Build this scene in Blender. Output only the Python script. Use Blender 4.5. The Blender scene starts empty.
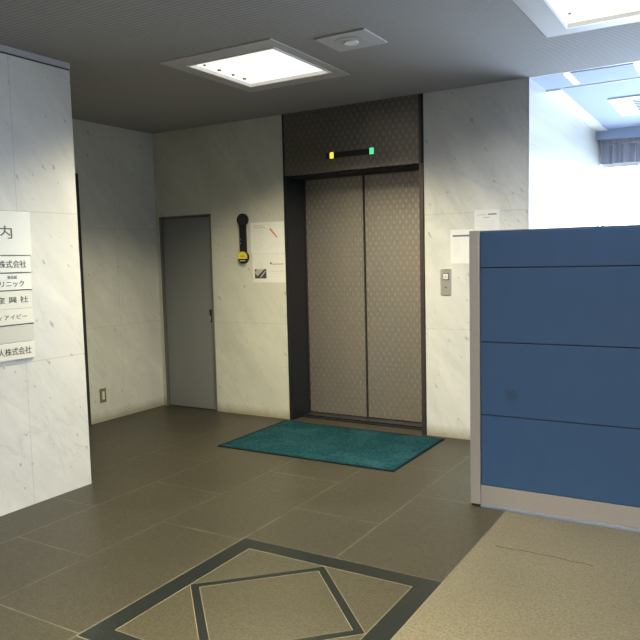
import bpy, bmesh, math, random
from mathutils import Vector, Matrix

random.seed(7)
C = bpy.context.scene.collection
S = bpy.context.scene
CEIL = 2.71          # ceiling height
WY = 5.27            # elevator wall plane
GR = 0.548           # floor module

# ------------------------------------------------------------------ nodes
class NT:
    def __init__(s, name):
        s.m = bpy.data.materials.new(name); s.m.use_nodes = True
        s.t = s.m.node_tree; s.b = s.t.nodes['Principled BSDF']
        s._co = None
    def n(s, typ, **kw):
        nd = s.t.nodes.new(typ)
        for k, v in kw.items(): setattr(nd, k, v)
        return nd
    def put(s, sock, v):
        if isinstance(v, bpy.types.NodeSocket): s.t.links.new(v, sock)
        else: sock.default_value = v
    def co(s):
        if s._co is None:
            g = s.n('ShaderNodeNewGeometry'); s._co = g.outputs['Position']
        return s._co
    def obj_co(s):
        return s.n('ShaderNodeTexCoord').outputs['Object']
    def sep(s, v):
        x = s.n('ShaderNodeSeparateXYZ'); s.put(x.inputs[0], v); return x.outputs
    def comb(s, x, y, z):
        c = s.n('ShaderNodeCombineXYZ')
        for i, v in enumerate((x, y, z)): s.put(c.inputs[i], v)
        return c.outputs[0]
    def math(s, op, a, b=None, c=None):
        m = s.n('ShaderNodeMath', operation=op); s.put(m.inputs[0], a)
        if b is not None: s.put(m.inputs[1], b)
        if c is not None: s.put(m.inputs[2], c)
        return m.outputs[0]
    def noise(s, v, scale, detail=4, rough=.5, dist=0.):
        n = s.n('ShaderNodeTexNoise'); s.put(n.inputs['Vector'], v)
        n.inputs['Scale'].default_value = scale; n.inputs['Detail'].default_value = detail
        n.inputs['Roughness'].default_value = rough; n.inputs['Distortion'].default_value = dist
        return n.outputs['Fac']
    def scale(s, v, sc, rot=(0, 0, 0), loc=(0, 0, 0)):
        m = s.n('ShaderNodeMapping'); s.put(m.inputs['Vector'], v)
        m.inputs['Scale'].default_value = sc; m.inputs['Rotation'].default_value = rot
        m.inputs['Location'].default_value = loc
        return m.outputs[0]
    def ramp(s, v, stops):
        r = s.n('ShaderNodeValToRGB'); s.put(r.inputs[0], v)
        e = r.color_ramp.elements
        while len(e) < len(stops): e.new(.5)
        for i, (p, c) in enumerate(stops):
            e[i].position = p
            e[i].color = (c, c, c, 1) if isinstance(c, (int, float)) else (*c, 1)
        return r.outputs[0]
    def mix(s, f, a, b, mode='MIX'):
        m = s.n('ShaderNodeMix', data_type='RGBA', blend_type=mode)
        s.put(m.inputs[0], f)
        for i, v in ((6, a), (7, b)):
            s.put(m.inputs[i], (*v, 1) if isinstance(v, tuple) and len(v) == 3 else v)
        return m.outputs[2]
    def bump(s, h, strength, dist=.01):
        b = s.n('ShaderNodeBump'); s.put(b.inputs['Height'], h)
        b.inputs['Strength'].default_value = strength; b.inputs['Distance'].default_value = dist
        s.put(s.b.inputs['Normal'], b.outputs[0])
    def set(s, **kw):
        for k, v in kw.items():
            k = k.replace('_', ' ')
            s.put(s.b.inputs[k], (*v, 1) if isinstance(v, tuple) and len(v) == 3 else v)
        return s.m

def plain(name, col, rough=.5, metal=0., emis=None, es=0., grain=0.05, gs=30, spec=.5):
    n = NT(name)
    nz = n.noise(n.co(), gs, 3)
    dark = tuple(c * (1 - grain * 1.5) for c in col)
    light = tuple(min(1, c * (1 + grain)) for c in col)
    n.set(Base_Color=n.mix(nz, dark, light), Roughness=rough, Metallic=metal)
    n.b.inputs['Specular IOR Level'].default_value = spec
    if emis: n.set(Emission_Color=emis, Emission_Strength=es)
    return n.m

def marble(name, base=(.76, .75, .72), axis='X', j0=0., jw=1.35, dirt=True, spots=1.0):
    """polished veined stone slabs; joints at fixed heights and every jw along the wall"""
    n = NT(name); P = n.co(); x, y, z = n.sep(P)
    u = x if axis == 'X' else y
    # slanting veins
    uv = n.comb(n.math('MULTIPLY', u, 1.0), 0.0, z)
    ru = n.scale(uv, (1, 1, 1), (0, .62, 0))
    rot = n.scale(ru, (2.4, 1, .8))
    v1 = n.noise(rot, 1.7, 7, .62, .7)
    vein = n.ramp(n.math('ABSOLUTE', n.math('SUBTRACT', v1, .5)), [(0, 1), (.012, .45), (.05, 0)])
    mask = n.ramp(n.noise(P, 1.4, 3), [(.42, 0), (.62, 1)])
    vein = n.math('MULTIPLY', vein, mask)
    cloud = n.noise(rot, 1.1, 5, .6, .4)
    cl2 = n.noise(n.scale(ru, (9, 1, 4)), 1.0, 6, .75)
    col = n.mix(n.ramp(cloud, [(.32, 0), (.68, 1)]), tuple(c * .80 for c in base), base)
    col = n.mix(n.ramp(cl2, [(.35, .38), (.62, 0)]), col, (base[0] * .72, base[1] * .74, base[2] * .74))
    col = n.mix(n.math('MULTIPLY', vein, .30), col, (.36, .37, .38))
    # short dark flecks lying on the vein direction
    fl = n.scale(ru, (30, 1, 12))
    f = n.ramp(n.noise(fl, 1.0, 2, .5), [(.675, 0), (.715, 1)])
    col = n.mix(n.math('MULTIPLY', f, .62 * spots), col, (.24, .25, .25))
    # joints
    d = None
    for h in (.87, 1.77):
        a = n.math('LESS_THAN', n.math('ABSOLUTE', n.math('SUBTRACT', z, h)), .0026)
        d = a if d is None else n.math('MAXIMUM', d, a)
    fr = n.math('ABSOLUTE', n.math('SUBTRACT', n.math('FRACT', n.math('DIVIDE', n.math('SUBTRACT', u, j0 - jw * 8.5), jw)), .5))
    vj = n.math('LESS_THAN', fr, .0022 / jw)
    d = n.math('MAXIMUM', d, vj)
    col = n.mix(n.math('MULTIPLY', d, .45), col, (.35, .34, .30))
    if dirt:
        low = n.ramp(n.math('ADD', z, n.math('MULTIPLY', n.noise(P, 9, 5, .7), .10)), [(.065, 1), (.15, 0)])
        col = n.mix(n.math('MULTIPLY', low, .75), col, (.24, .21, .13))
    n.set(Base_Color=col, Roughness=.32)
    n.b.inputs['Specular IOR Level'].default_value = .35
    return n.m

def floor_mat(name, c1, c2, joints=True):
    n = NT(name); P = n.co(); x, y, z = n.sep(P)
    g1 = n.noise(P, 95, 4, .7); g2 = n.noise(P, 2.2, 4, .6); g3 = n.noise(P, 30, 3, .7)
    col = n.mix(n.ramp(g1, [(.35, 0), (.66, 1)]), c1, c2)
    g4 = n.noise(P, 85, 3, .65)
    col = n.mix(n.ramp(g4, [(.52, 0), (.64, .55)]), col, tuple(c * .45 for c in c1))
    col = n.mix(n.ramp(g4, [(.34, .45), (.45, 0)]), col, tuple(c * 1.35 for c in c2))
    col = n.mix(n.math('MULTIPLY', n.ramp(g3, [(.4, 0), (.68, 1)]), .18), col, tuple(c * .62 for c in c1))
    col = n.mix(n.ramp(g2, [(.3, 0), (.7, .32)]), col, tuple(c * .7 for c in c1))
    if joints:
        v = n.comb(y, x, 0.0)
        br = n.n('ShaderNodeTexBrick', offset=.5, offset_frequency=2, squash=1., squash_frequency=2)
        mp = n.scale(v, (1, 1, 1), loc=(-1.79 + 1.05 * 8, 1.112 + GR * 10, 0))
        n.put(br.inputs['Vector'], mp)
        br.inputs['Scale'].default_value = 1.0
        br.inputs['Mortar Size'].default_value = .0034
        br.inputs['Mortar Smooth'].default_value = .3
        br.inputs['Bias'].default_value = 0
        br.inputs['Brick Width'].default_value = 1.05
        br.inputs['Row Height'].default_value = GR
        br.inputs['Color1'].default_value = (.86, .86, .86, 1)
        br.inputs['Color2'].default_value = (1, 1, 1, 1)
        col = n.mix(1.0, col, br.outputs['Color'], 'MULTIPLY')
        lin = n.math('MULTIPLY', br.outputs['Fac'], n.ramp(n.noise(P, 5, 3), [(.3, .3), (.6, 1)]))
        col = n.mix(n.math('MULTIPLY', lin, .8), col, (.15, .135, .095))
    n.set(Base_Color=col, Roughness=n.ramp(g3, [(.3, .38), (.7, .44)]))
    n.b.inputs['Specular IOR Level'].default_value = .28
    n.bump(g1, .06, .001)
    return n.m

def steel_pattern(name, base, rough=.36):
    """etched steel: staggered upright lens shapes"""
    n = NT(name); x, y, z = n.sep(n.co())
    a = n.math('SINE', n.math('MULTIPLY', x, 2 * math.pi / .058))
    b = n.math('SINE', n.math('MULTIPLY', z, 2 * math.pi / .088))
    s = n.math('MULTIPLY', a, b)
    k = n.ramp(s, [(.30, 0), (.62, 1)])
    inner = n.ramp(s, [(.80, 0), (.93, 1)])
    k = n.math('SUBTRACT', k, n.math('MULTIPLY', inner, .4))
    fine = n.noise(n.scale(n.co(), (90, 90, 2)), 2, 3)
    col = n.mix(k, tuple(c * .80 for c in base), tuple(min(1, c * 1.16) for c in base))
    col = n.mix(n.math('MULTIPLY', fine, .3), col, tuple(c * .6 for c in base))
    blotch = n.noise(n.co(), 2.3, 4)
    col = n.mix(n.ramp(blotch, [(.4, 0), (.75, .3)]), col, (.42, .33, .25))
    n.set(Base_Color=col, Metallic=.9, Roughness=n.math('SUBTRACT', rough + .10, n.math('MULTIPLY', k, .12)))
    n.bump(k, .25, .002)
    return n.m

def ceiling_mat(name, col, ridges=True):
    n = NT(name); x, y, z = n.sep(n.co())
    nz = n.noise(n.co(), 60, 4, .7)
    if ridges:
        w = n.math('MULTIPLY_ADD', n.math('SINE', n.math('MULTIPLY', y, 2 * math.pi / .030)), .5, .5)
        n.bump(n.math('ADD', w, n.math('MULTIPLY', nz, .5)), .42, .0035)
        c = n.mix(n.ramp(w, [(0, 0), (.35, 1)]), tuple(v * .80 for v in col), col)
    else:
        c = n.mix(nz, tuple(v * .93 for v in col), col)
        n.bump(nz, .15, .002)
    n.set(Base_Color=c, Roughness=.85)
    return n.m

def glass_mat(name):
    n = NT(name)
    tr = n.n('ShaderNodeBsdfTransparent'); gl = n.n('ShaderNodeBsdfGlossy'); gl.inputs['Roughness'].default_value = .02
    fr = n.n('ShaderNodeFresnel'); fr.inputs['IOR'].default_value = 1.3
    mx = n.n('ShaderNodeMixShader')
    n.t.links.new(fr.outputs[0], mx.inputs[0]); n.t.links.new(tr.outputs[0], mx.inputs[1]); n.t.links.new(gl.outputs[0], mx.inputs[2])
    n.t.links.new(mx.outputs[0], n.t.nodes['Material Output'].inputs[0])
    return n.m

M = {}
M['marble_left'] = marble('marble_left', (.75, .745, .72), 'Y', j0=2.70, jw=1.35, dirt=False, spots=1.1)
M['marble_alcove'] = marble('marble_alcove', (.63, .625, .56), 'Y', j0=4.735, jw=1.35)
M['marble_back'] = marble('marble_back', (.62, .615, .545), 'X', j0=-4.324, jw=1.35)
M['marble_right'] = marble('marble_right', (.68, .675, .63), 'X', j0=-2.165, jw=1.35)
M['plaster'] = plain('white_plaster', (.80, .81, .83), .75, grain=.03)
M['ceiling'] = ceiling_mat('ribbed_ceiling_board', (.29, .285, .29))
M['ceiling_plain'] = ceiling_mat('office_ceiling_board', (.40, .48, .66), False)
M['floor'] = floor_mat('speckled_stone_tile', (.026, .0235, .016), (.060, .053, .035))
M['floor_right'] = floor_mat('beige_vinyl', (.108, .096, .066), (.172, .153, .107), False)
M['floor_inlay'] = floor_mat('speckled_stone_inlay', (.031, .028, .018), (.070, .062, .040), False)
M['black_stone'] = plain('polished_black_stone', (.012, .015, .015), .3, grain=.5, gs=60, spec=.16)
M['pale_joint'] = plain('pale_joint', (.20, .18, .125), .7)
M['crack'] = plain('dark_crack', (.035, .028, .018), .9)
M['steel_pat'] = steel_pattern('etched_steel', (.42, .385, .35), .46)
M['steel_pat_dark'] = steel_pattern('etched_steel_lintel', (.23, .21, .185), .33)  # darker copy of the door steel; dark ceiling's reflection put into its colour
M['dark_steel'] = plain('dark_steel', (.028, .032, .038), .35, .6, spec=.3)
M['bronze'] = plain('bronze_steel', (.10, .078, .072), .4, .8)
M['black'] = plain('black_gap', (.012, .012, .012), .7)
M['door_paint'] = plain('grey_door_paint', (.185, .19, .195), .42, grain=.04)
M['door_frame'] = plain('door_frame_paint', (.13, .125, .11), .45)
M['alu'] = plain('lilac_grey_aluminium', (.36, .34, .365), .42, .25, grain=.03)
M['alu_edge'] = plain('blue_grey_edge', (.30, .36, .52), .3, .5)
M['steel'] = plain('brushed_steel', (.55, .52, .48), .35, .8)
M['white_plastic'] = plain('white_plastic', (.82, .82, .80), .4, grain=.02)
M['button_white'] = plain('button_white', (.60, .59, .58), .4, grain=.02)
M['grey_plastic'] = plain('grey_plastic', (.42, .42, .43), .45)
M['light_frame'] = plain('pale_grey_light_trim', (.44, .435, .455), .5, grain=.04)
M['brown_plate'] = plain('olive_brown_plate', (.16, .14, .075), .4)
M['cream'] = plain('cream_plastic', (.74, .72, .60), .4)
M['paper'] = plain('paper', (.70, .70, .67), .7, grain=.02)
M['paper_white'] = plain('paper_white', (.72, .715, .70), .7, grain=.02)
M['ink'] = plain('grey_ink', (.42, .41, .39), .8)
M['ink_light'] = plain('faint_ink', (.60, .59, .55), .8)
M['ink_dark'] = plain('dark_ink', (.05, .05, .055), .6)
M['ink_blue'] = plain('dark_blue_ink', (.12, .14, .20), .7)
M['ink_orange'] = plain('orange_ink', (.62, .25, .12), .7)
M['black_rubber'] = plain('black_plastic', (.008, .010, .013), .45, spec=.35)
M['yellow'] = plain('yellow_label', (.75, .60, .04), .5)
M['grey_label'] = plain('grey_label', (.35, .35, .36), .5)
M['sign_white'] = plain('white_sign_face', (.84, .84, .79), .3, grain=.01)
M['sign_ink'] = plain('sign_ink', (.13, .12, .10), .6)
M['sign_cream'] = plain('sign_cream', (.76, .745, .66), .3, grain=.01)
M['sign_satin'] = plain('sign_satin', (.60, .59, .53), .35, .0, grain=.01)
M['sign_steel'] = plain('sign_metal', (.50, .48, .42), .3, .7)
M['brown_spot'] = plain('brown_spot', (.28, .20, .08), .5, .3)
M['mat_border'] = plain('mat_rubber', (.002, .010, .013), .9, spec=.1)
M['glass'] = glass_mat('window_glass')
M['lamp_diffuser'] = plain('lamp_diffuser', (.85, .85, .82), .5, emis=(1.0, .97, .90), es=1.05)
M['office_strip'] = plain('lit_strip', (.85, .87, .9), .5, emis=(.9, .95, 1), es=1.0)
M['led_yellow'] = plain('led_yellow', (.9, .7, .1), .5, emis=(1.0, .78, .05), es=1.1)
M['led_green'] = plain('led_green', (.1, .8, .4), .5, emis=(.12, .85, .38), es=.9)

n = NT('blue_partition_fabric'); P = n.co()
w = n.noise(n.scale(P, (60, 60, 700)), 1, 2); w2 = n.noise(P, 9, 3)
cb = n.mix(w2, (.032, .084, .215), (.040, .099, .247))
px_, py_, pz_ = n.sep(P)
dd_ = n.math('SQRT', n.math('ADD', n.math('POWER', n.math('ADD', px_, 1.085), 2.0), n.math('POWER', n.math('SUBTRACT', pz_, .665), 2.0)))
dd_ = n.math('ADD', dd_, n.math('MULTIPLY', n.math('SUBTRACT', n.noise(P, 25, 3), .5), .05))
sm = n.ramp(dd_, [(.015, .55), (.05, 0)])
cb = n.mix(sm, cb, (.018, .045, .10))
n.set(Base_Color=cb, Roughness=.55); n.bump(w, .05, .001)
n.b.inputs['Specular IOR Level'].default_value = .3
M['blue'] = n.m

n = NT('teal_mat_pile'); P = n.co()
g = n.noise(P, 62, 3, .75); g2 = n.noise(P, 4, 4, .6)
c = n.mix(n.ramp(g, [(.38, 0), (.64, 1)]), (.001, .011, .016), (.008, .056, .068))
c = n.mix(n.ramp(g2, [(.45, 0), (.75, .4)]), c, (.026, .085, .098))
n.set(Base_Color=c, Roughness=.95); n.bump(g, 1.0, .006)
n.b.inputs['Specular IOR Level'].default_value = .1
M['mat'] = n.m

n = NT('vertical_blind'); x, y, z = n.sep(n.co())
w = n.ramp(n.noise(n.comb(n.math('MULTIPLY', x, 14), 0.0, 0.0), 2.2, 2), [(.3, 0), (.7, 1)])
n.set(Base_Color=n.mix(w, (.19, .19, .235), (.40, .41, .46)), Roughness=.8)
M['blind'] = n.m

# ------------------------------------------------------------------ mesh helpers (world coordinates)
def box(bm, x0, x1, y0, y1, z0, z1, bev=0.):
    x0, x1 = sorted((x0, x1)); y0, y1 = sorted((y0, y1)); z0, z1 = sorted((z0, z1))
    r = bmesh.ops.create_cube(bm, size=1)
    vs = r['verts']
    for v in vs:
        v.co = Vector(((x0 + x1) / 2 + v.co.x * (x1 - x0), (y0 + y1) / 2 + v.co.y * (y1 - y0), (z0 + z1) / 2 + v.co.z * (z1 - z0)))
    if bev > 0:
        es = list({e for v in vs for e in v.link_edges})
        bmesh.ops.bevel(bm, geom=es, offset=bev, segments=2, profile=.6, affect='EDGES')

def nb(*boxes, bev=0.):
    bm = bmesh.new()
    for b in boxes: box(bm, *b, bev=bev)
    return bm

def prism(bm, pts, axis, a0, a1):
    """pts = outline in the two other axes; extruded along axis from a0 to a1"""
    def mk(p, a):
        if axis == 'Y': return Vector((p[0], a, p[1]))
        if axis == 'X': return Vector((a, p[0], p[1]))
        return Vector((p[0], p[1], a))
    A = [bm.verts.new(mk(p, a0)) for p in pts]; B = [bm.verts.new(mk(p, a1)) for p in pts]
    bm.faces.new(A); bm.faces.new(B[::-1])
    k = len(pts)
    for i in range(k):
        bm.faces.new((A[i], B[i], B[(i + 1) % k], A[(i + 1) % k]))
    bmesh.ops.recalc_face_normals(bm, faces=bm.faces)

def circ(cx, cy, r, k=36, a0=0, a1=2 * math.pi, sx=1.):
    full = abs(a1 - a0 - 2 * math.pi) < 1e-6
    m = k if full else k + 1
    return [(cx + sx * r * math.cos(a0 + (a1 - a0) * i / k), cy + r * math.sin(a0 + (a1 - a0) * i / k)) for i in range(m)]

def bmcopy(fn):
    bm = bmesh.new(); fn(bm); return bm

def link(name, bm, mat, parent=None, origin=None, smooth=False):
    if parent is not None:
        o_w = Vector(parent['_o']) if '_o' in parent else Vector((0, 0, 0))
    else:
        o_w = Vector(origin) if origin else Vector((0, 0, 0))
    for v in bm.verts: v.co -= o_w
    me = bpy.data.meshes.new(name); bm.to_mesh(me); bm.free()
    if smooth:
        for p in me.polygons: p.use_smooth = True
    me.materials.append(M[mat] if isinstance(mat, str) else mat)
    o = bpy.data.objects.new(name, me); C.objects.link(o)
    if parent is not None: o.parent = parent
    else: o.location = o_w
    o['_o'] = tuple(o_w)
    return o

def tag(o, label, cat, group=None):
    o['label'] = label; o['category'] = cat
    if group: o['group'] = group
    return o

def thing(name, label, cat, loc, group=None):
    o = bpy.data.objects.new(name, None); C.objects.link(o); o.location = loc; o['_o'] = tuple(loc)
    o.empty_display_size = .1
    return tag(o, label, cat, group)

def struct(name, bm, mat, **k):
    o = link(name, bm, mat, **k)
    if o.parent is None: o['kind'] = 'structure'
    return o

def struct_root(name, loc):
    o = bpy.data.objects.new(name, None); C.objects.link(o); o.location = loc; o['_o'] = tuple(loc)
    o['kind'] = 'structure'; return o

def slab_holes(xs, ys, z0, z1, holes):
    """slab over a rectangle with rectangular holes, as one mesh of cells"""
    X = sorted(set(list(xs) + [h[0] for h in holes] + [h[1] for h in holes]))
    Y = sorted(set(list(ys) + [h[2] for h in holes] + [h[3] for h in holes]))
    bm = bmesh.new()
    for i in range(len(X) - 1):
        for j in range(len(Y) - 1):
            cx, cy = (X[i] + X[i + 1]) / 2, (Y[j] + Y[j + 1]) / 2
            if any(h[0] < cx < h[1] and h[2] < cy < h[3] for h in holes): continue
            box(bm, X[i], X[i + 1], Y[j], Y[j + 1], z0, z1)
    bmesh.ops.remove_doubles(bm, verts=bm.verts, dist=1e-5)
    return bm

# ------------------------------------------------------------------ setting
RX = 3.2; BY = -2.6; FY = 8.28
struct('floor', nb((-5.2, -1.112, BY - .1, 8.4, -.1, 0)), 'floor')
o = struct('floor', nb((-1.112, RX + .1, BY - .1, 8.4, -.1, 0)), 'floor_right')

LAMP = [(-3.20, -2.345, 3.45, 4.42, -3.095, -2.415, 3.583, 4.28), (-1.01, -.07, 3.42, 4.36, -.876, -.20, 3.55, 4.238)]
holes = [(l[4], l[5], l[6], l[7]) for l in LAMP]
LB = (-1.55, -.87, .35, 1.03)      # opening for an added fill lamp, overhead and out of view
holes.append(LB)
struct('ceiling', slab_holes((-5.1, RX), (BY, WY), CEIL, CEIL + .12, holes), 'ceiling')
struct('ceiling', nb((-1.36, RX, WY, FY, CEIL + .004, CEIL + .12)), 'ceiling_plain')

# left front wall with its free end, alcove walls
struct('wall_left', nb((-3.82, -3.67, BY, 3.14, 0, 2.665)), 'marble_left')
struct('trim_1', nb((-3.83, -3.672, BY, 3.135, 2.665, 2.674)), 'black')
struct('trim_2', nb((-3.83, -3.662, BY, 3.14, 2.674, CEIL)), 'light_frame')
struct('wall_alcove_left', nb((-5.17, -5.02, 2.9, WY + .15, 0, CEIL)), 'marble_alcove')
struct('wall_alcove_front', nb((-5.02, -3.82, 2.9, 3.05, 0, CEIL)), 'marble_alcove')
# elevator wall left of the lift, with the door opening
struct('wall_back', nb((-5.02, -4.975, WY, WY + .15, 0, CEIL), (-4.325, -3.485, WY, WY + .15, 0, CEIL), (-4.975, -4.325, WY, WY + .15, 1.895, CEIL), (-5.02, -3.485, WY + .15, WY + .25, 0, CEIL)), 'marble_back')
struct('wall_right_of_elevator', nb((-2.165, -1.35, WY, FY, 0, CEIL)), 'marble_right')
struct('wall_behind_elevator', nb((-3.487, -2.163, 5.64, 5.76, 0, CEIL), (-3.60, -3.487, 5.42, 5.76, 0, CEIL)), 'plaster')
struct('trim_3', nb((-1.352, -1.345, WY - .004, WY + .012, 0, CEIL)), 'grey_plastic')
struct('trim_4', nb((-5.02, -5.005, 4.20, 4.316, 0, 2.24)), 'black')

# office beyond the partition
struct('wall_far', nb((-1.36, RX, FY, FY + .12, 0, .25), (-1.36, RX, FY, FY + .12, 2.39, CEIL + .1), (RX - .1, RX, FY, FY + .12, .25, 2.39)), 'plaster')
struct('wall_right', nb((RX, RX + .12, BY, FY + .12, 0, CEIL + .1)), 'plaster')
struct('wall_rear', nb((-3.82, RX + .12, BY - .12, BY, 0, CEIL + .1)), 'plaster')

def window(name, axis, a0, a1, z0, z1, at, mull):
    loc = ((a0 + a1) / 2, at, z0) if axis == 'X' else (at, (a0 + a1) / 2, z0)
    r = struct_root(name, loc)
    bm = bmesh.new()
    def b(u0, u1, w0, w1, t=.03):
        if axis == 'X': box(bm, u0, u1, at - t, at + t, w0, w1)
        else: box(bm, at - t, at + t, u0, u1, w0, w1)
    f = .035
    b(a0, a1, z0, z0 + f); b(a0, a1, z1 - f, z1)
    b(a0, a0 + f, z0 + f, z1 - f); b(a1 - f, a1, z0 + f, z1 - f)
    for m in mull: b(m - .02, m + .02, z0 + f, z1 - f)
    link('window_frame', bm, 'white_plastic', r)
    edges = [a0 + f] + list(mull) + [a1 - f]
    for i in range(len(edges) - 1):
        bm = bmesh.new()
        e0 = edges[i] + (.02 if i else 0); e1 = edges[i + 1] - (.02 if i < len(edges) - 2 else 0)
        if axis == 'X': box(bm, e0, e1, at - .004, at + .004, z0 + f, z1 - f)
        else: box(bm, at - .004, at + .004, e0, e1, z0 + f, z1 - f)
        link('pane', bm, 'glass', r)
window('window_1', 'X', -1.345, RX - .1, .25, 2.39, FY + .06, (0.2, 1.65))

# office ceiling: pale margin strip beside the wall, joint line at the opening
struct('trim_5', nb((-1.349, -1.235, 5.79, 8.05, CEIL - .006, CEIL + .004)), 'white_plastic')
struct('trim_6', nb((-1.349, RX, WY - .002, WY + .012, CEIL - .002, CEIL + .002)), 'white_plastic')
struct('trim_7', nb((-1.215, RX, 5.78, 5.80, CEIL - .001, CEIL + .004)), 'light_frame')

# floor inlay: black square frame and a thin diamond in it, pale joints round both
def ring(x0, x1, y0, y1, w, z0, z1):
    return nb((x0, x1, y0, y0 + w, z0, z1), (x0, x1, y1 - w, y1, z0, z1), (x0, x0 + w, y0 + w, y1 - w, z0, z1), (x1 - w, x1, y0 + w, y1 - w, z0, z1))
IX0, IX1, IY0, IY1 = -2.203, -1.112, 1.775, 2.868
struct('trim_8', ring(IX0 - .003, IX1 + .003, IY0 - .003, IY1 + .003, .106, 0, .0006), 'pale_joint')
struct('trim_9', ring(IX0, IX1, IY0, IY1, .100, 0, .0012), 'black_stone')
def diamond(r0, r1, z0, z1):
    cx, cy = (IX0 + IX1) / 2 - .002, (IY0 + IY1) / 2
    bm = bmesh.new()
    P0 = [(cx + r0 * a, cy + r0 * b) for a, b in ((1, 0), (0, 1), (-1, 0), (0, -1))]
    P1 = [(cx + r1 * a, cy + r1 * b) for a, b in ((1, 0), (0, 1), (-1, 0), (0, -1))]
    for i in range(4):
        j = (i + 1) % 4
        prism(bm, [P0[i], P0[j], P1[j], P1[i]], 'Z', z0, z1)
    return bm
struct('trim_15', nb((IX0 + .10, IX1 - .10, IY0 + .10, IY1 - .10, 0, .0004)), 'floor_inlay')
struct('trim_10', diamond(.3855, .4445, 0, .0007), 'pale_joint')
struct('trim_11', diamond(.389, .441, 0, .0013), 'black_stone')
# hairline crack in the vinyl
bm = bmesh.new()
pts = [(-1.02, 3.366), (-.95, 3.360), (-.88, 3.371), (-.80, 3.364), (-.73, 3.370), (-.66, 3.352), (-.60, 3.356), (-.555, 3.343)]
for (a, b), (c_, d) in zip(pts[:-1], pts[1:]):
    prism(bm, [(a, b - .0022), (c_, d - .0022), (c_, d + .0022), (a, b + .0022)], 'Z', 0, .0005)
struct('trim_12', bm, 'crack')

# service door in the alcove
d = struct_root('door_1', (-4.65, WY, 0))
bm = nb((-4.975, -4.958, WY - .004, WY + .05, 0, 1.895), (-4.342, -4.325, WY - .004, WY + .05, 0, 1.895), (-4.975, -4.325, WY - .004, WY + .05, 1.878, 1.895))
link('door_frame', bm, 'door_frame', d)
link('door_panel', nb((-4.952, -4.346, WY + .016, WY + .05, .008, 1.872), bev=.002), 'door_paint', d)
h = link('door_handle', nb((-4.392, -4.365, WY + .012, WY + .017, .865, .985), bev=.001), 'black', d)
link('finger_pull', nb((-4.387, -4.377, WY + .009, WY + .013, .875, .925)), 'steel', h)

# elevator entrance
d = struct_root('door_2', (-2.83, WY, 0))
link('jamb', nb((-3.487, -3.448, WY - .006, 5.575, 0, 2.178), (-3.487, -3.470, WY - .003, WY + .02, 2.178, CEIL)), 'dark_steel', d)
link('jamb', nb((-2.203, -2.170, WY - .006, 5.575, 0, 2.178), (-2.203, -2.186, WY - .006, WY + .02, 2.178, CEIL)), 'bronze', d)
link('shadow_gap', nb((-2.188, -2.163, WY - .002, WY + .03, 0, CEIL)), 'black', d)
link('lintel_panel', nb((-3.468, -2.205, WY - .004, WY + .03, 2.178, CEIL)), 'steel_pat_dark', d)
link('soffit', nb((-3.448, -2.203, WY + .03, 5.558, 2.160, CEIL)), 'black', d)  # coloured black to stand in for the shade above the doors
link('door_leaf', nb((-3.4475, -2.851, 5.56, 5.59, .022, 2.185), bev=.002), 'steel_pat', d)
link('door_leaf', nb((-2.845, -2.204, 5.57, 5.60, .022, 2.185), bev=.002), 'steel_pat', d)
link('edge_strip', nb((-3.448, -3.440, 5.545, 5.56, .02, 2.178)), 'bronze', d)
link('door_leaf_gap', nb((-2.854, -2.842, 5.553, 5.60, .022, 2.18)), 'black', d)
link('sill', nb((-3.448, -2.203, 5.44, 5.62, 0, .018), (-3.448, -2.203, 5.40, 5.44, 0, .008)), 'dark_steel', d)

# ------------------------------------------------------------------ lamps
def ceiling_lamp(l, label, dirt, group='square recessed ceiling lights'):
    X0, X1, Y0, Y1, x0, x1, y0, y1 = l
    r = thing('ceiling_light', label, 'light', ((X0 + X1) / 2, (Y0 + Y1) / 2, CEIL), group)
    bm = nb((X0, X1, Y0, y0, CEIL - .006, CEIL), (X0, X1, y1, Y1, CEIL - .006, CEIL), (X0, x0, y0, y1, CEIL - .006, CEIL), (x1, X1, y0, y1, CEIL - .006, CEIL))
    link('frame', bm, 'light_frame', r)
    t = .014
    bm = nb((x0, x1, y0, y0 + t, CEIL - .012, CEIL + .05), (x0, x1, y1 - t, y1, CEIL - .012, CEIL + .05), (x0, x0 + t, y0 + t, y1 - t, CEIL - .012, CEIL + .05), (x1 - t, x1, y0 + t, y1 - t, CEIL - .012, CEIL + .05))
    link('inner_rim', bm, 'white_plastic', r)
    df = link('diffuser', nb((x0 + t, x1 - t, y0 + t, y1 - t, CEIL + .012, CEIL + .02)), 'lamp_diffuser', r)
    for (px, py, rad) in dirt:
        link('dirt_spot', bmcopy(lambda bm: prism(bm, circ(px, py, rad, 12), 'Z', CEIL + .004, CEIL + .012)), 'brown_spot', df)  # brown dirt spots along the diffuser
    return r
l = LAMP[0]
ceiling_lamp(l, 'square recessed ceiling light in front of the elevator, brown dirt spots showing inside', [(-3.03, 3.69, .010), (-3.03, 3.84, .014), (-3.03, 3.99, .011), (-3.03, 4.12, .014)])
l = LAMP[1]
ceiling_lamp(l, 'square ceiling light cut by the upper right edge, above the blue partition', [(-.82, 3.75, .009), (-.82, 4.05, .009)])

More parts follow.
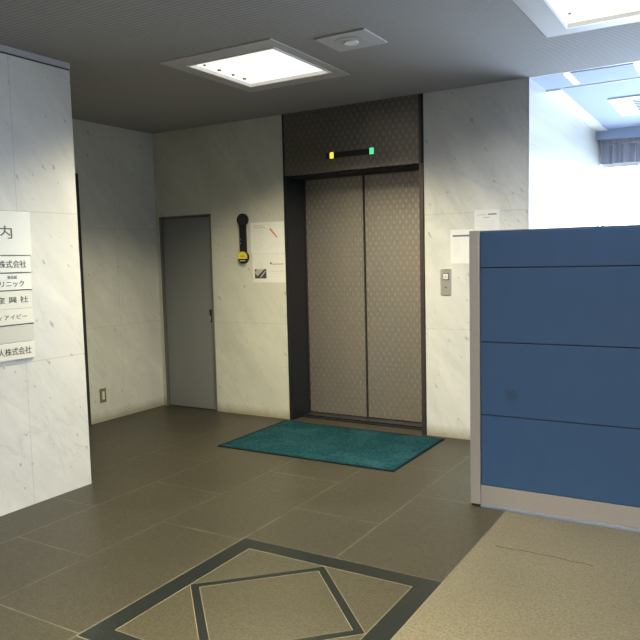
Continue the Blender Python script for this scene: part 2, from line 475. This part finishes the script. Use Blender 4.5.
def area(name, loc, sx, sy, power, col, spread=180, rot=(0, 0, 0), portal=False):
    L = bpy.data.lights.new(name, 'AREA'); L.shape = 'RECTANGLE'; L.size = sx; L.size_y = sy
    L.energy = power; L.color = col; L.spread = math.radians(spread)
    o = bpy.data.objects.new(name, L); C.objects.link(o); o.location = loc; o.rotation_euler = rot
    if portal: L.cycles.is_portal = True
    return o
WASH_P, WASH_S, WASH_T = 66, 76, 38
WARM = (1.0, .90, .60)
area('lamp_and_fill', ((-3.095 - 2.415) / 2, 3.93, CEIL - .014), .62, .62, 80, WARM, 136)
area('lamp_and_fill', (-.538, 3.894, CEIL - .014), .62, .62, 46, (.97, .97, .98), 160)
area('lamp_and_fill', ((LB[0] + LB[1]) / 2, (LB[2] + LB[3]) / 2, CEIL + .03), .62, .62, 135, WARM, 104)  # added unseen lamp, brightens the front floor and lower walls
area('added_rear_fill', (-1.0, -1.8, 2.50), 3.2, .25, WASH_P, (1.0, .92, .66), WASH_S, rot=(math.radians(90 - WASH_T), 0, 0))  # added unseen lamp, grades the marble bright below and dark above
struct('trim_14', nb((-2.7, .7, -1.98, -1.86, 2.36, CEIL)), 'light_frame')  # housing added for the unseen wall-washing lamp
area('added_office_fill', (1.1, 6.7, CEIL - .01), 1.2, 1.2, 90, (.93, .96, 1), 180)  # added unseen lamp, whitens the office wall and window frame
struct('trim_13', nb((LB[0], LB[1], LB[2], LB[3], CEIL + .05, CEIL + .06)), 'white_plastic')  # plate closing the added overhead lamp's opening
# daylight portal in the office window
area('window_portal', ((-1.3 + RX - .1) / 2, FY + .11, 1.32), 4.4, 2.14, 1, (1, 1, 1), rot=(-math.pi / 2, 0, 0), portal=True)

W = bpy.data.worlds.new('sky'); S.world = W; W.use_nodes = True
bg = W.node_tree.nodes['Background']; bg.inputs[0].default_value = (.64, .80, 1.0, 1); bg.inputs[1].default_value = 20.0

# detector plate
r = thing('ceiling_speaker', 'small square ceiling plate with a round speaker in it, beside the elevator lobby light', 'speaker', (-1.98, 3.755, CEIL))
link('plate', nb((-2.14, -1.82, 3.60, 3.90, CEIL - .008, CEIL)), 'light_frame', r)
dsc = link('ring', bmcopy(lambda bm: prism(bm, circ(-1.985, 3.755, .098, 40), 'Z', CEIL - .011, CEIL - .008)), 'light_frame', r)
link('grille', bmcopy(lambda bm: prism(bm, circ(-1.985, 3.755, .082, 40), 'Z', CEIL - .012, CEIL - .011)), 'grey_plastic', dsc)
link('centre_cap', bmcopy(lambda bm: prism(bm, circ(-1.985, 3.755, .042, 30), 'Z', CEIL - .018, CEIL - .012)), 'white_plastic', r)

# office ceiling fittings
r = thing('office_ceiling_light', 'pale unlit ceiling panel with bright end strips, beyond the blue partition', 'light', (-.86, 5.45, CEIL))
link('panel', nb((-1.07, -.66, 5.31, 5.66, CEIL - .004, CEIL + .004)), 'ceiling_plain', r)
for a in (-1.115, -.66):
    link('end_strip', nb((a, a + .045, 5.31, 5.66, CEIL - .007, CEIL + .004)), 'office_strip', r)
r = thing('ceiling_air_conditioner', 'white ceiling air conditioner with grey intake slots, beyond the blue partition', 'air conditioner', (-.57, 6.82, CEIL))
link('panel', nb((-.99, -.15, 6.40, 7.24, CEIL - .010, CEIL + .004), bev=.002), 'white_plastic', r)
link('intake_grille', nb(*[(-.82, -.32, 6.52 + k * .075, 6.555 + k * .075, CEIL - .014, CEIL - .010) for k in range(8)]), 'ink_blue', r)

# vertical blind with its box on the far wall
r = thing('vertical_blind', 'grey vertical blind drawn up below the ceiling of the bright office', 'blind', (.9, 8.12, 2.30))
link('curtain_box', nb((-1.349, RX, 8.0, 8.02, 2.618, CEIL + .004), (-1.349, RX, 8.02, 8.25, 2.69, CEIL + .004)), 'ceiling_plain', r)
link('head_rail', nb((-1.30, RX - .05, 8.09, 8.15, 2.575, 2.62)), 'blind', r)
for k in range(40):
    x = -1.25 + k * .1085
    bm = bmesh.new(); box(bm, -.052, .052, -.0015, .0015, 2.375 + random.uniform(-.006, .006), 2.57)
    bmesh.ops.rotate(bm, verts=bm.verts, cent=(0, 0, 0), matrix=Matrix.Rotation(math.radians(24 + random.uniform(-6, 6)), 3, 'Z'))
    bmesh.ops.translate(bm, verts=bm.verts, vec=(x, 8.12, 0))
    link('slat', bm, 'blind', r)

# ------------------------------------------------------------------ partition
PY = 3.87; PX1 = 1.15
r = thing('partition_screen', 'blue panelled partition screen with grey aluminium post and base, standing on the floor at right', 'partition', (-.08, PY + .03, 0))
link('post', nb((-1.322, -1.262, PY, PY + .06, .012, 1.583), bev=.003), 'alu', r, )
link('post', nb((PX1, PX1 + .06, PY, PY + .06, .012, 1.583), bev=.003), 'alu', r)
link('foot', nb((-1.315, -1.268, PY + .006, PY + .054, 0, .012)), 'black', r)
link('foot', nb((PX1 + .008, PX1 + .052, PY + .006, PY + .054, 0, .012)), 'black', r)
zs = [.128, .5405, .9575, 1.3745, 1.574]
for a, b in zip(zs[:-1], zs[1:]):
    link('panel', nb((-1.258, PX1 - .002, PY + .004, PY + .056, a + .003, b - .003), bev=.002), 'blue', r)
link('core', nb((-1.261, PX1, PY + .012, PY + .048, .1, 1.572)), 'black', r)
link('top_rail', nb((-1.262, PX1, PY + .008, PY + .052, 1.573, 1.581), bev=.002), 'ink_blue', r)
link('base_panel', nb((-1.261, PX1, PY + .003, PY + .057, .016, .127), bev=.002), 'alu', r)
link('base_strip', nb((-1.261, PX1, PY - .004, PY + .064, 0, .015), bev=.002), 'alu_edge', r)

# ------------------------------------------------------------------ floor mat
r = thing('floor_mat', 'dark teal doormat lying before the elevator doors', 'mat', (-2.745, 4.73, 0))
link('rubber_border', nb((-3.502, -1.985, 4.245, 5.205, 0, .006), bev=.002), 'mat_border', r)
bm = bmesh.new()
nx, ny = 130, 82
x0, x1, y0, y1 = -3.482, -2.005, 4.266, 5.186
V = [[bm.verts.new((x0 + (x1 - x0) * i / nx, y0 + (y1 - y0) * j / ny, .0055 if i in (0, nx) or j in (0, ny) else .0095 + random.uniform(-.0018, .0018))) for j in range(ny + 1)] for i in range(nx + 1)]
for i in range(nx):
    for j in range(ny): bm.faces.new((V[i][j], V[i + 1][j], V[i + 1][j + 1], V[i][j + 1]))
link('pile', bm, 'mat', r, smooth=True)

# ------------------------------------------------------------------ text
def text_bm(body, size, weight=0., extr=.0006):
    cu = bpy.data.curves.new('t', 'FONT'); cu.body = body; cu.size = size; cu.offset = weight; cu.extrude = extr
    cu.align_x = 'LEFT'; cu.resolution_u = 4
    o = bpy.data.objects.new('t', cu); C.objects.link(o)
    bpy.context.view_layer.update()
    me = bpy.data.meshes.new_from_object(o.evaluated_get(bpy.context.evaluated_depsgraph_get()))
    bm = bmesh.new(); bm.from_mesh(me)
    bpy.data.objects.remove(o); bpy.data.curves.remove(cu); bpy.data.meshes.remove(me)
    return bm

def place_text(body, face, u0, u1, z0, z1, plane, weight=0.):
    """fit the writing into the rectangle u0..u1 x z0..z1 on plane; face '+X' or '-Y'"""
    bm = text_bm(body, .1, weight)
    xs = [v.co.x for v in bm.verts]; ys = [v.co.y for v in bm.verts]
    ax, bx, ay, by = min(xs), max(xs), min(ys), max(ys)
    for v in bm.verts:
        u = u0 + (v.co.x - ax) / (bx - ax) * (u1 - u0); z = z0 + (v.co.y - ay) / (by - ay) * (z1 - z0); dd = v.co.z
        v.co = Vector((plane + dd, u, z)) if face == '+X' else Vector((u, plane - dd, z))
    return bm

# directory board on the left wall
SX = -3.67
r = thing('directory_sign', 'white tenant directory board with black Japanese lettering, on the left marble wall', 'sign', (SX, 2.46, .895))
YL = 2.12; OF = -.020
link('back_plate', nb((SX, SX + .008, YL + .01, 2.738, .902, 1.750)), 'sign_steel', r)
hp = link('header_panel', nb((SX, SX + .018, YL, 2.772, 1.512, 1.764), bev=.002), 'sign_white', r)
link('lettering', place_text('案内', '+X', 2.455 + OF, 2.665 + OF, 1.606, 1.682, SX + .0185, .0006), 'sign_ink', hp)
rows = [(1.411, 1.508, 2.758), (1.309, 1.406, 2.758), (1.199, 1.304, 2.757), (1.108, 1.197, 2.757), (1.002, 1.100, 2.757), (.899, .997, 2.755)]
txt = [('株式会社', 2.565, 2.749, 1.437, 1.482, 'ink_dark', .0004), ('クリニック', 2.520, 2.727, 1.327, 1.362, 'ink_dark', .0008), ('産 興 社', 2.540, 2.748, 1.232, 1.270, 'sign_ink', .0004),
       ('ディアイビー', 2.50, 2.733, 1.137, 1.165, 'sign_ink', .0004), None, ('人株式会社', 2.528, 2.749, .926, .971, 'ink_dark', .0004)]
mats = ['sign_white', 'sign_white', 'sign_cream', 'sign_cream', 'sign_satin', 'sign_cream']
for (a, b, e), t, m in zip(rows, txt, mats):
    p = link('name_plate', nb((SX, SX + .016, YL, e, a, b), bev=.002), m, r)
    if t: link('lettering', place_text(t[0], '+X', t[1] + OF, t[2] + OF, t[3], t[4], SX + .0165, t[6]), t[5], p)
    if t and t[0] == 'クリニック':
        link('small_lettering', place_text('整骨院', '+X', 2.618 + OF, 2.680 + OF, 1.373, 1.393, SX + .0165, .0003), 'sign_ink', p)
for zz in (1.5100, 1.4085, 1.3065, 1.1035):
    link('divider', nb((SX, SX + .0175, YL, 2.760, zz - .0020, zz + .0020)), 'ink_dark', r)

# socket in the alcove
AX = -5.02
r = thing('wall_outlet', 'brown wall outlet plate with cream sockets, low on the alcove wall', 'outlet', (AX, 4.478, .243))
pl = link('plate', nb((AX, AX + .008, 4.442, 4.514, .178, .308), bev=.003), 'brown_plate', r)
for zc in (.218, .243, .268):
    s_ = link('socket', nb((AX + .008, AX + .0115, 4.465, 4.491, zc - .011, zc + .011), bev=.002), 'cream', r)
    link('slot', nb(*[(AX + .011, AX + .0118, 4.478 + q - .001, 4.478 + q + .001, zc - .005, zc + .005) for q in (-.0055, .0055)]), 'black', s_)

# emergency torch on the wall
r = thing('wall_torch', 'black round-headed torch with yellow end, mounted beside the notices', 'torch', (-3.94, WY, 1.42))
def vcap(cx, cz, rad, y0, y1, bev=.006, **k):
    bm = bmesh.new(); prism(bm, circ(cx, cz, rad, 40, **k), 'Y', y0, y1)
    bmesh.ops.bevel(bm, geom=[e for e in bm.edges if abs(e.verts[0].co.y - e.verts[1].co.y) < 1e-6], offset=bev, segments=2, profile=.6, affect='EDGES')
    return bm
hd = link('head', vcap(-3.935, 1.818, .057, WY - .036, WY), 'black_rubber', r)
link('lens_rim', vcap(-3.935, 1.818, .045, WY - .040, WY - .036, .001), 'black', hd)
b = link('body', nb((-3.975, -3.906, WY - .028, WY, 1.50, 1.785), bev=.006), 'black_rubber', r)
for z in (1.60, 1.635): link('switch', nb((-3.965, -3.958, WY - .031, WY - .027, z, z + .01)), 'grey_label', b)
cap = link('end_cap', vcap(-3.942, 1.476, .057, WY - .030, WY, .002), 'black_rubber', r)
bm = bmesh.new(); prism(bm, circ(-3.942, 1.476, .054, 30, math.radians(-14), math.radians(194)), 'Y', WY - .0325, WY - .029)
yl = link('yellow_label', bm, 'yellow', cap)
link('label_print', nb((-3.966, -3.918, WY - .0332, WY - .032, 1.482, 1.488), (-3.958, -3.926, WY - .0332, WY - .032, 1.494, 1.497)), 'brown_plate', cap)
link('grey_label', nb((-3.972, -3.912, WY - .0325, WY - .029, 1.440, 1.452)), 'grey_label', cap)

# notices
def lines(bm, x0, x1, z, h=.0035, seed=0, y=WY - .0022):
    rnd = random.Random(seed); x = x0
    while x < x1:
        w = min(rnd.uniform(.008, .018), x1 - x)
        box(bm, x, x + w, y - .0004, y, z - h / 2, z + h / 2); x += w + rnd.uniform(.003, .006)
def notice(label, x0, x1, z0, z1, mat='paper'):
    r = thing('wall_notice', label, 'notice', ((x0 + x1) / 2, WY, z0))
    bm = bmesh.new(); prism(bm, [(x0, z0), (x1, z0 - .003), (x1, z1 - .003), (x0, z1)], 'Y', WY - .0018, WY)
    link('sheet', bm, mat, r)
    return r
r = notice('upper white notice with an orange diagonal bar, left of the elevator', -3.863, -3.496, 1.507, 1.788, 'paper_white')
def headline(x0, x1, z, h, mat, r): link('heading_line', nb((x0, x1, WY - .0026, WY - .0018, z - h / 2, z + h / 2)), mat, r)
headline(-3.825, -3.72, 1.757, .006, 'ink', r); headline(-3.83, -3.70, 1.738, .006, 'ink', r); headline(-3.84, -3.72, 1.712, .005, 'ink_light', r)
bm = bmesh.new()
for k in range(9): lines(bm, -3.84, -3.71 - .02 * (k % 3), 1.688 - k * .018, .0035, 10 + k)
link('body_print', bm, 'ink_light', r)
bm = bmesh.new()
for k in range(4): lines(bm, -3.66, -3.54, 1.60 - k * .016, .003, 30 + k)
link('side_print', bm, 'ink_light', r)
headline(-3.68, -3.64, 1.765, .005, 'ink_light', r)
bm = bmesh.new(); prism(bm, [(-3.655, 1.722), (-3.640, 1.734), (-3.567, 1.652), (-3.576, 1.640)], 'Y', WY - .0026, WY - .0018)
link('orange_bar', bm, 'ink_orange', r)
r = notice('lower white notice with a dark grey photo, directly under the orange-barred one', -3.852, -3.494, 1.245, 1.504, 'paper')
ph = link('photo', nb((-3.828, -3.700, WY - .0024, WY - .0018, 1.280, 1.365)), 'ink_dark', r)
bm = bmesh.new()
prism(bm, [(-3.828, 1.335), (-3.80, 1.365), (-3.72, 1.365), (-3.80, 1.300)], 'Y', WY - .0028, WY - .0024)
prism(bm, [(-3.775, 1.290), (-3.755, 1.290), (-3.705, 1.345), (-3.712, 1.352)], 'Y', WY - .0028, WY - .0024)
link('photo_highlight', bm, 'ink', ph)
bm = bmesh.new()
for k in range(6): lines(bm, -3.80, -3.735, 1.43 - k * .011, .003, 50 + k)
link('body_print', bm, 'ink_light', r)
for z in (1.385, 1.325): headline(-3.65, -3.515, z, .003, 'ink_light', r)
link('heading_dot', bmcopy(lambda bm: prism(bm, circ(-3.648, 1.416, .010, 16), 'Y', WY - .0026, WY - .0018)), 'ink_dark', r); headline(-3.635, -3.51, 1.408, .005, 'ink_dark', r); headline(-3.65, -3.52, 1.345, .003, 'ink', r)
r = notice('white notice with a dark heading bar, above the elevator call button', -1.948, -1.762, 1.385, 1.646, 'paper_white')
link('heading_bar', nb((-1.930, -1.78, WY - .0026, WY - .0018, 1.590, 1.603)), 'ink_blue', r)
bm = bmesh.new()
for k in range(10): lines(bm, -1.925, -1.86 - .01 * (k % 3), 1.57 - k * .014, .003, 90 + k)
link('body_print', bm, 'ink_light', r)
r = notice('white printed notice behind the top of the blue partition, highest of the right-hand ones', -1.756, -1.563, 1.52, 1.787, 'paper_white')
headline(-1.735, -1.665, 1.748, .004, 'ink', r); headline(-1.65, -1.585, 1.750, .009, 'ink_blue', r); headline(-1.69, -1.635, 1.728, .006, 'ink', r)
bm = bmesh.new()
for k in range(8): lines(bm, -1.735 + .04 * (k % 2), -1.60, 1.70 - k * .017, .004, 210 + k)
link('body_print', bm, 'ink_light', r)

# call button
r = thing('elevator_call_button', 'brushed steel call plate with a white square button, right of the elevator', 'button panel', (-1.989, WY, 1.139))
pl = link('plate', nb((-2.031, -1.947, WY - .007, WY + .002, 1.139, 1.347), bev=.0015), 'steel', r)
bt = link('up_button', nb((-2.008, -1.966, WY - .016, WY - .007, 1.262, 1.306), bev=.003), 'button_white', r)
bm = bmesh.new(); prism(bm, [(-1.997, 1.276), (-1.977, 1.276), (-1.987, 1.293)], 'Y', WY - .0168, WY - .016)
link('up_symbol', bm, 'grey_plastic', bt)
link('button_surround', nb((-2.012, -1.962, WY - .009, WY - .007, 1.257, 1.311)), 'dark_steel', r)
bm = bmesh.new(); prism(bm, [(-2.003, 1.205), (-1.989, 1.190), (-1.975, 1.205), (-1.989, 1.200)], 'Y', WY - .0085, WY - .007)
link('down_symbol', bm, 'ink_dark', r)
link('indicator_mark', nb((-1.995, -1.983, WY - .0078, WY - .007, 1.330, 1.334)), 'dark_steel', r)

# floor indicator over the doors
r = thing('floor_indicator', 'dark indicator strip with yellow and green lights, on the panel over the elevator doors', 'indicator', (-2.83, WY, 2.29))
st = link('strip', nb((-3.05, -2.595, WY - .0055, WY - .004, 2.288, 2.334)), 'black', r)
for k in range(8):
    x = -2.935 + k * .036
    link('unlit_window', nb((x, x + .022, WY - .0065, WY - .0055, 2.298, 2.324)), 'dark_steel', r)
o = link('lamp', nb((-3.008, -2.972, WY - .009, WY - .0055, 2.286, 2.336), bev=.002), 'led_yellow', r); o['label'] = 'yellow lit lamp'
o = link('lamp', nb((-2.634, -2.596, WY - .009, WY - .0055, 2.286, 2.338), bev=.002), 'led_green', r); o['label'] = 'green lit lamp'

# ------------------------------------------------------------------ camera
cd = bpy.data.cameras.new('camera'); cam = bpy.data.objects.new('camera', cd); C.objects.link(cam)
cd.sensor_width = 36; cd.sensor_fit = 'HORIZONTAL'; cd.lens = 706.7 / 640 * 36; cd.clip_start = .05
R_ = Vector((.85935927, .51080076, -.02417074)); U_ = Vector((-.02371763, .08702841, .99592346)); F_ = Vector((-.510822, .85528279, -.08690366))
m = Matrix((R_, U_, -F_)).transposed().to_4x4(); m.translation = Vector((0, 0, 1.45))
cam.matrix_world = m
S.camera = cam

for o in bpy.data.objects:
    if '_o' in o: del o['_o']
S.view_settings.view_transform = 'Standard'; S.view_settings.look = 'None'
S.view_settings.exposure = 0.0; S.view_settings.gamma = 1.0; S.view_settings.use_curve_mapping = False
S.cycles.use_denoising = True
S.cycles.max_bounces = 8
S.cycles.diffuse_bounces = 3
S.cycles.sample_clamp_indirect = 6
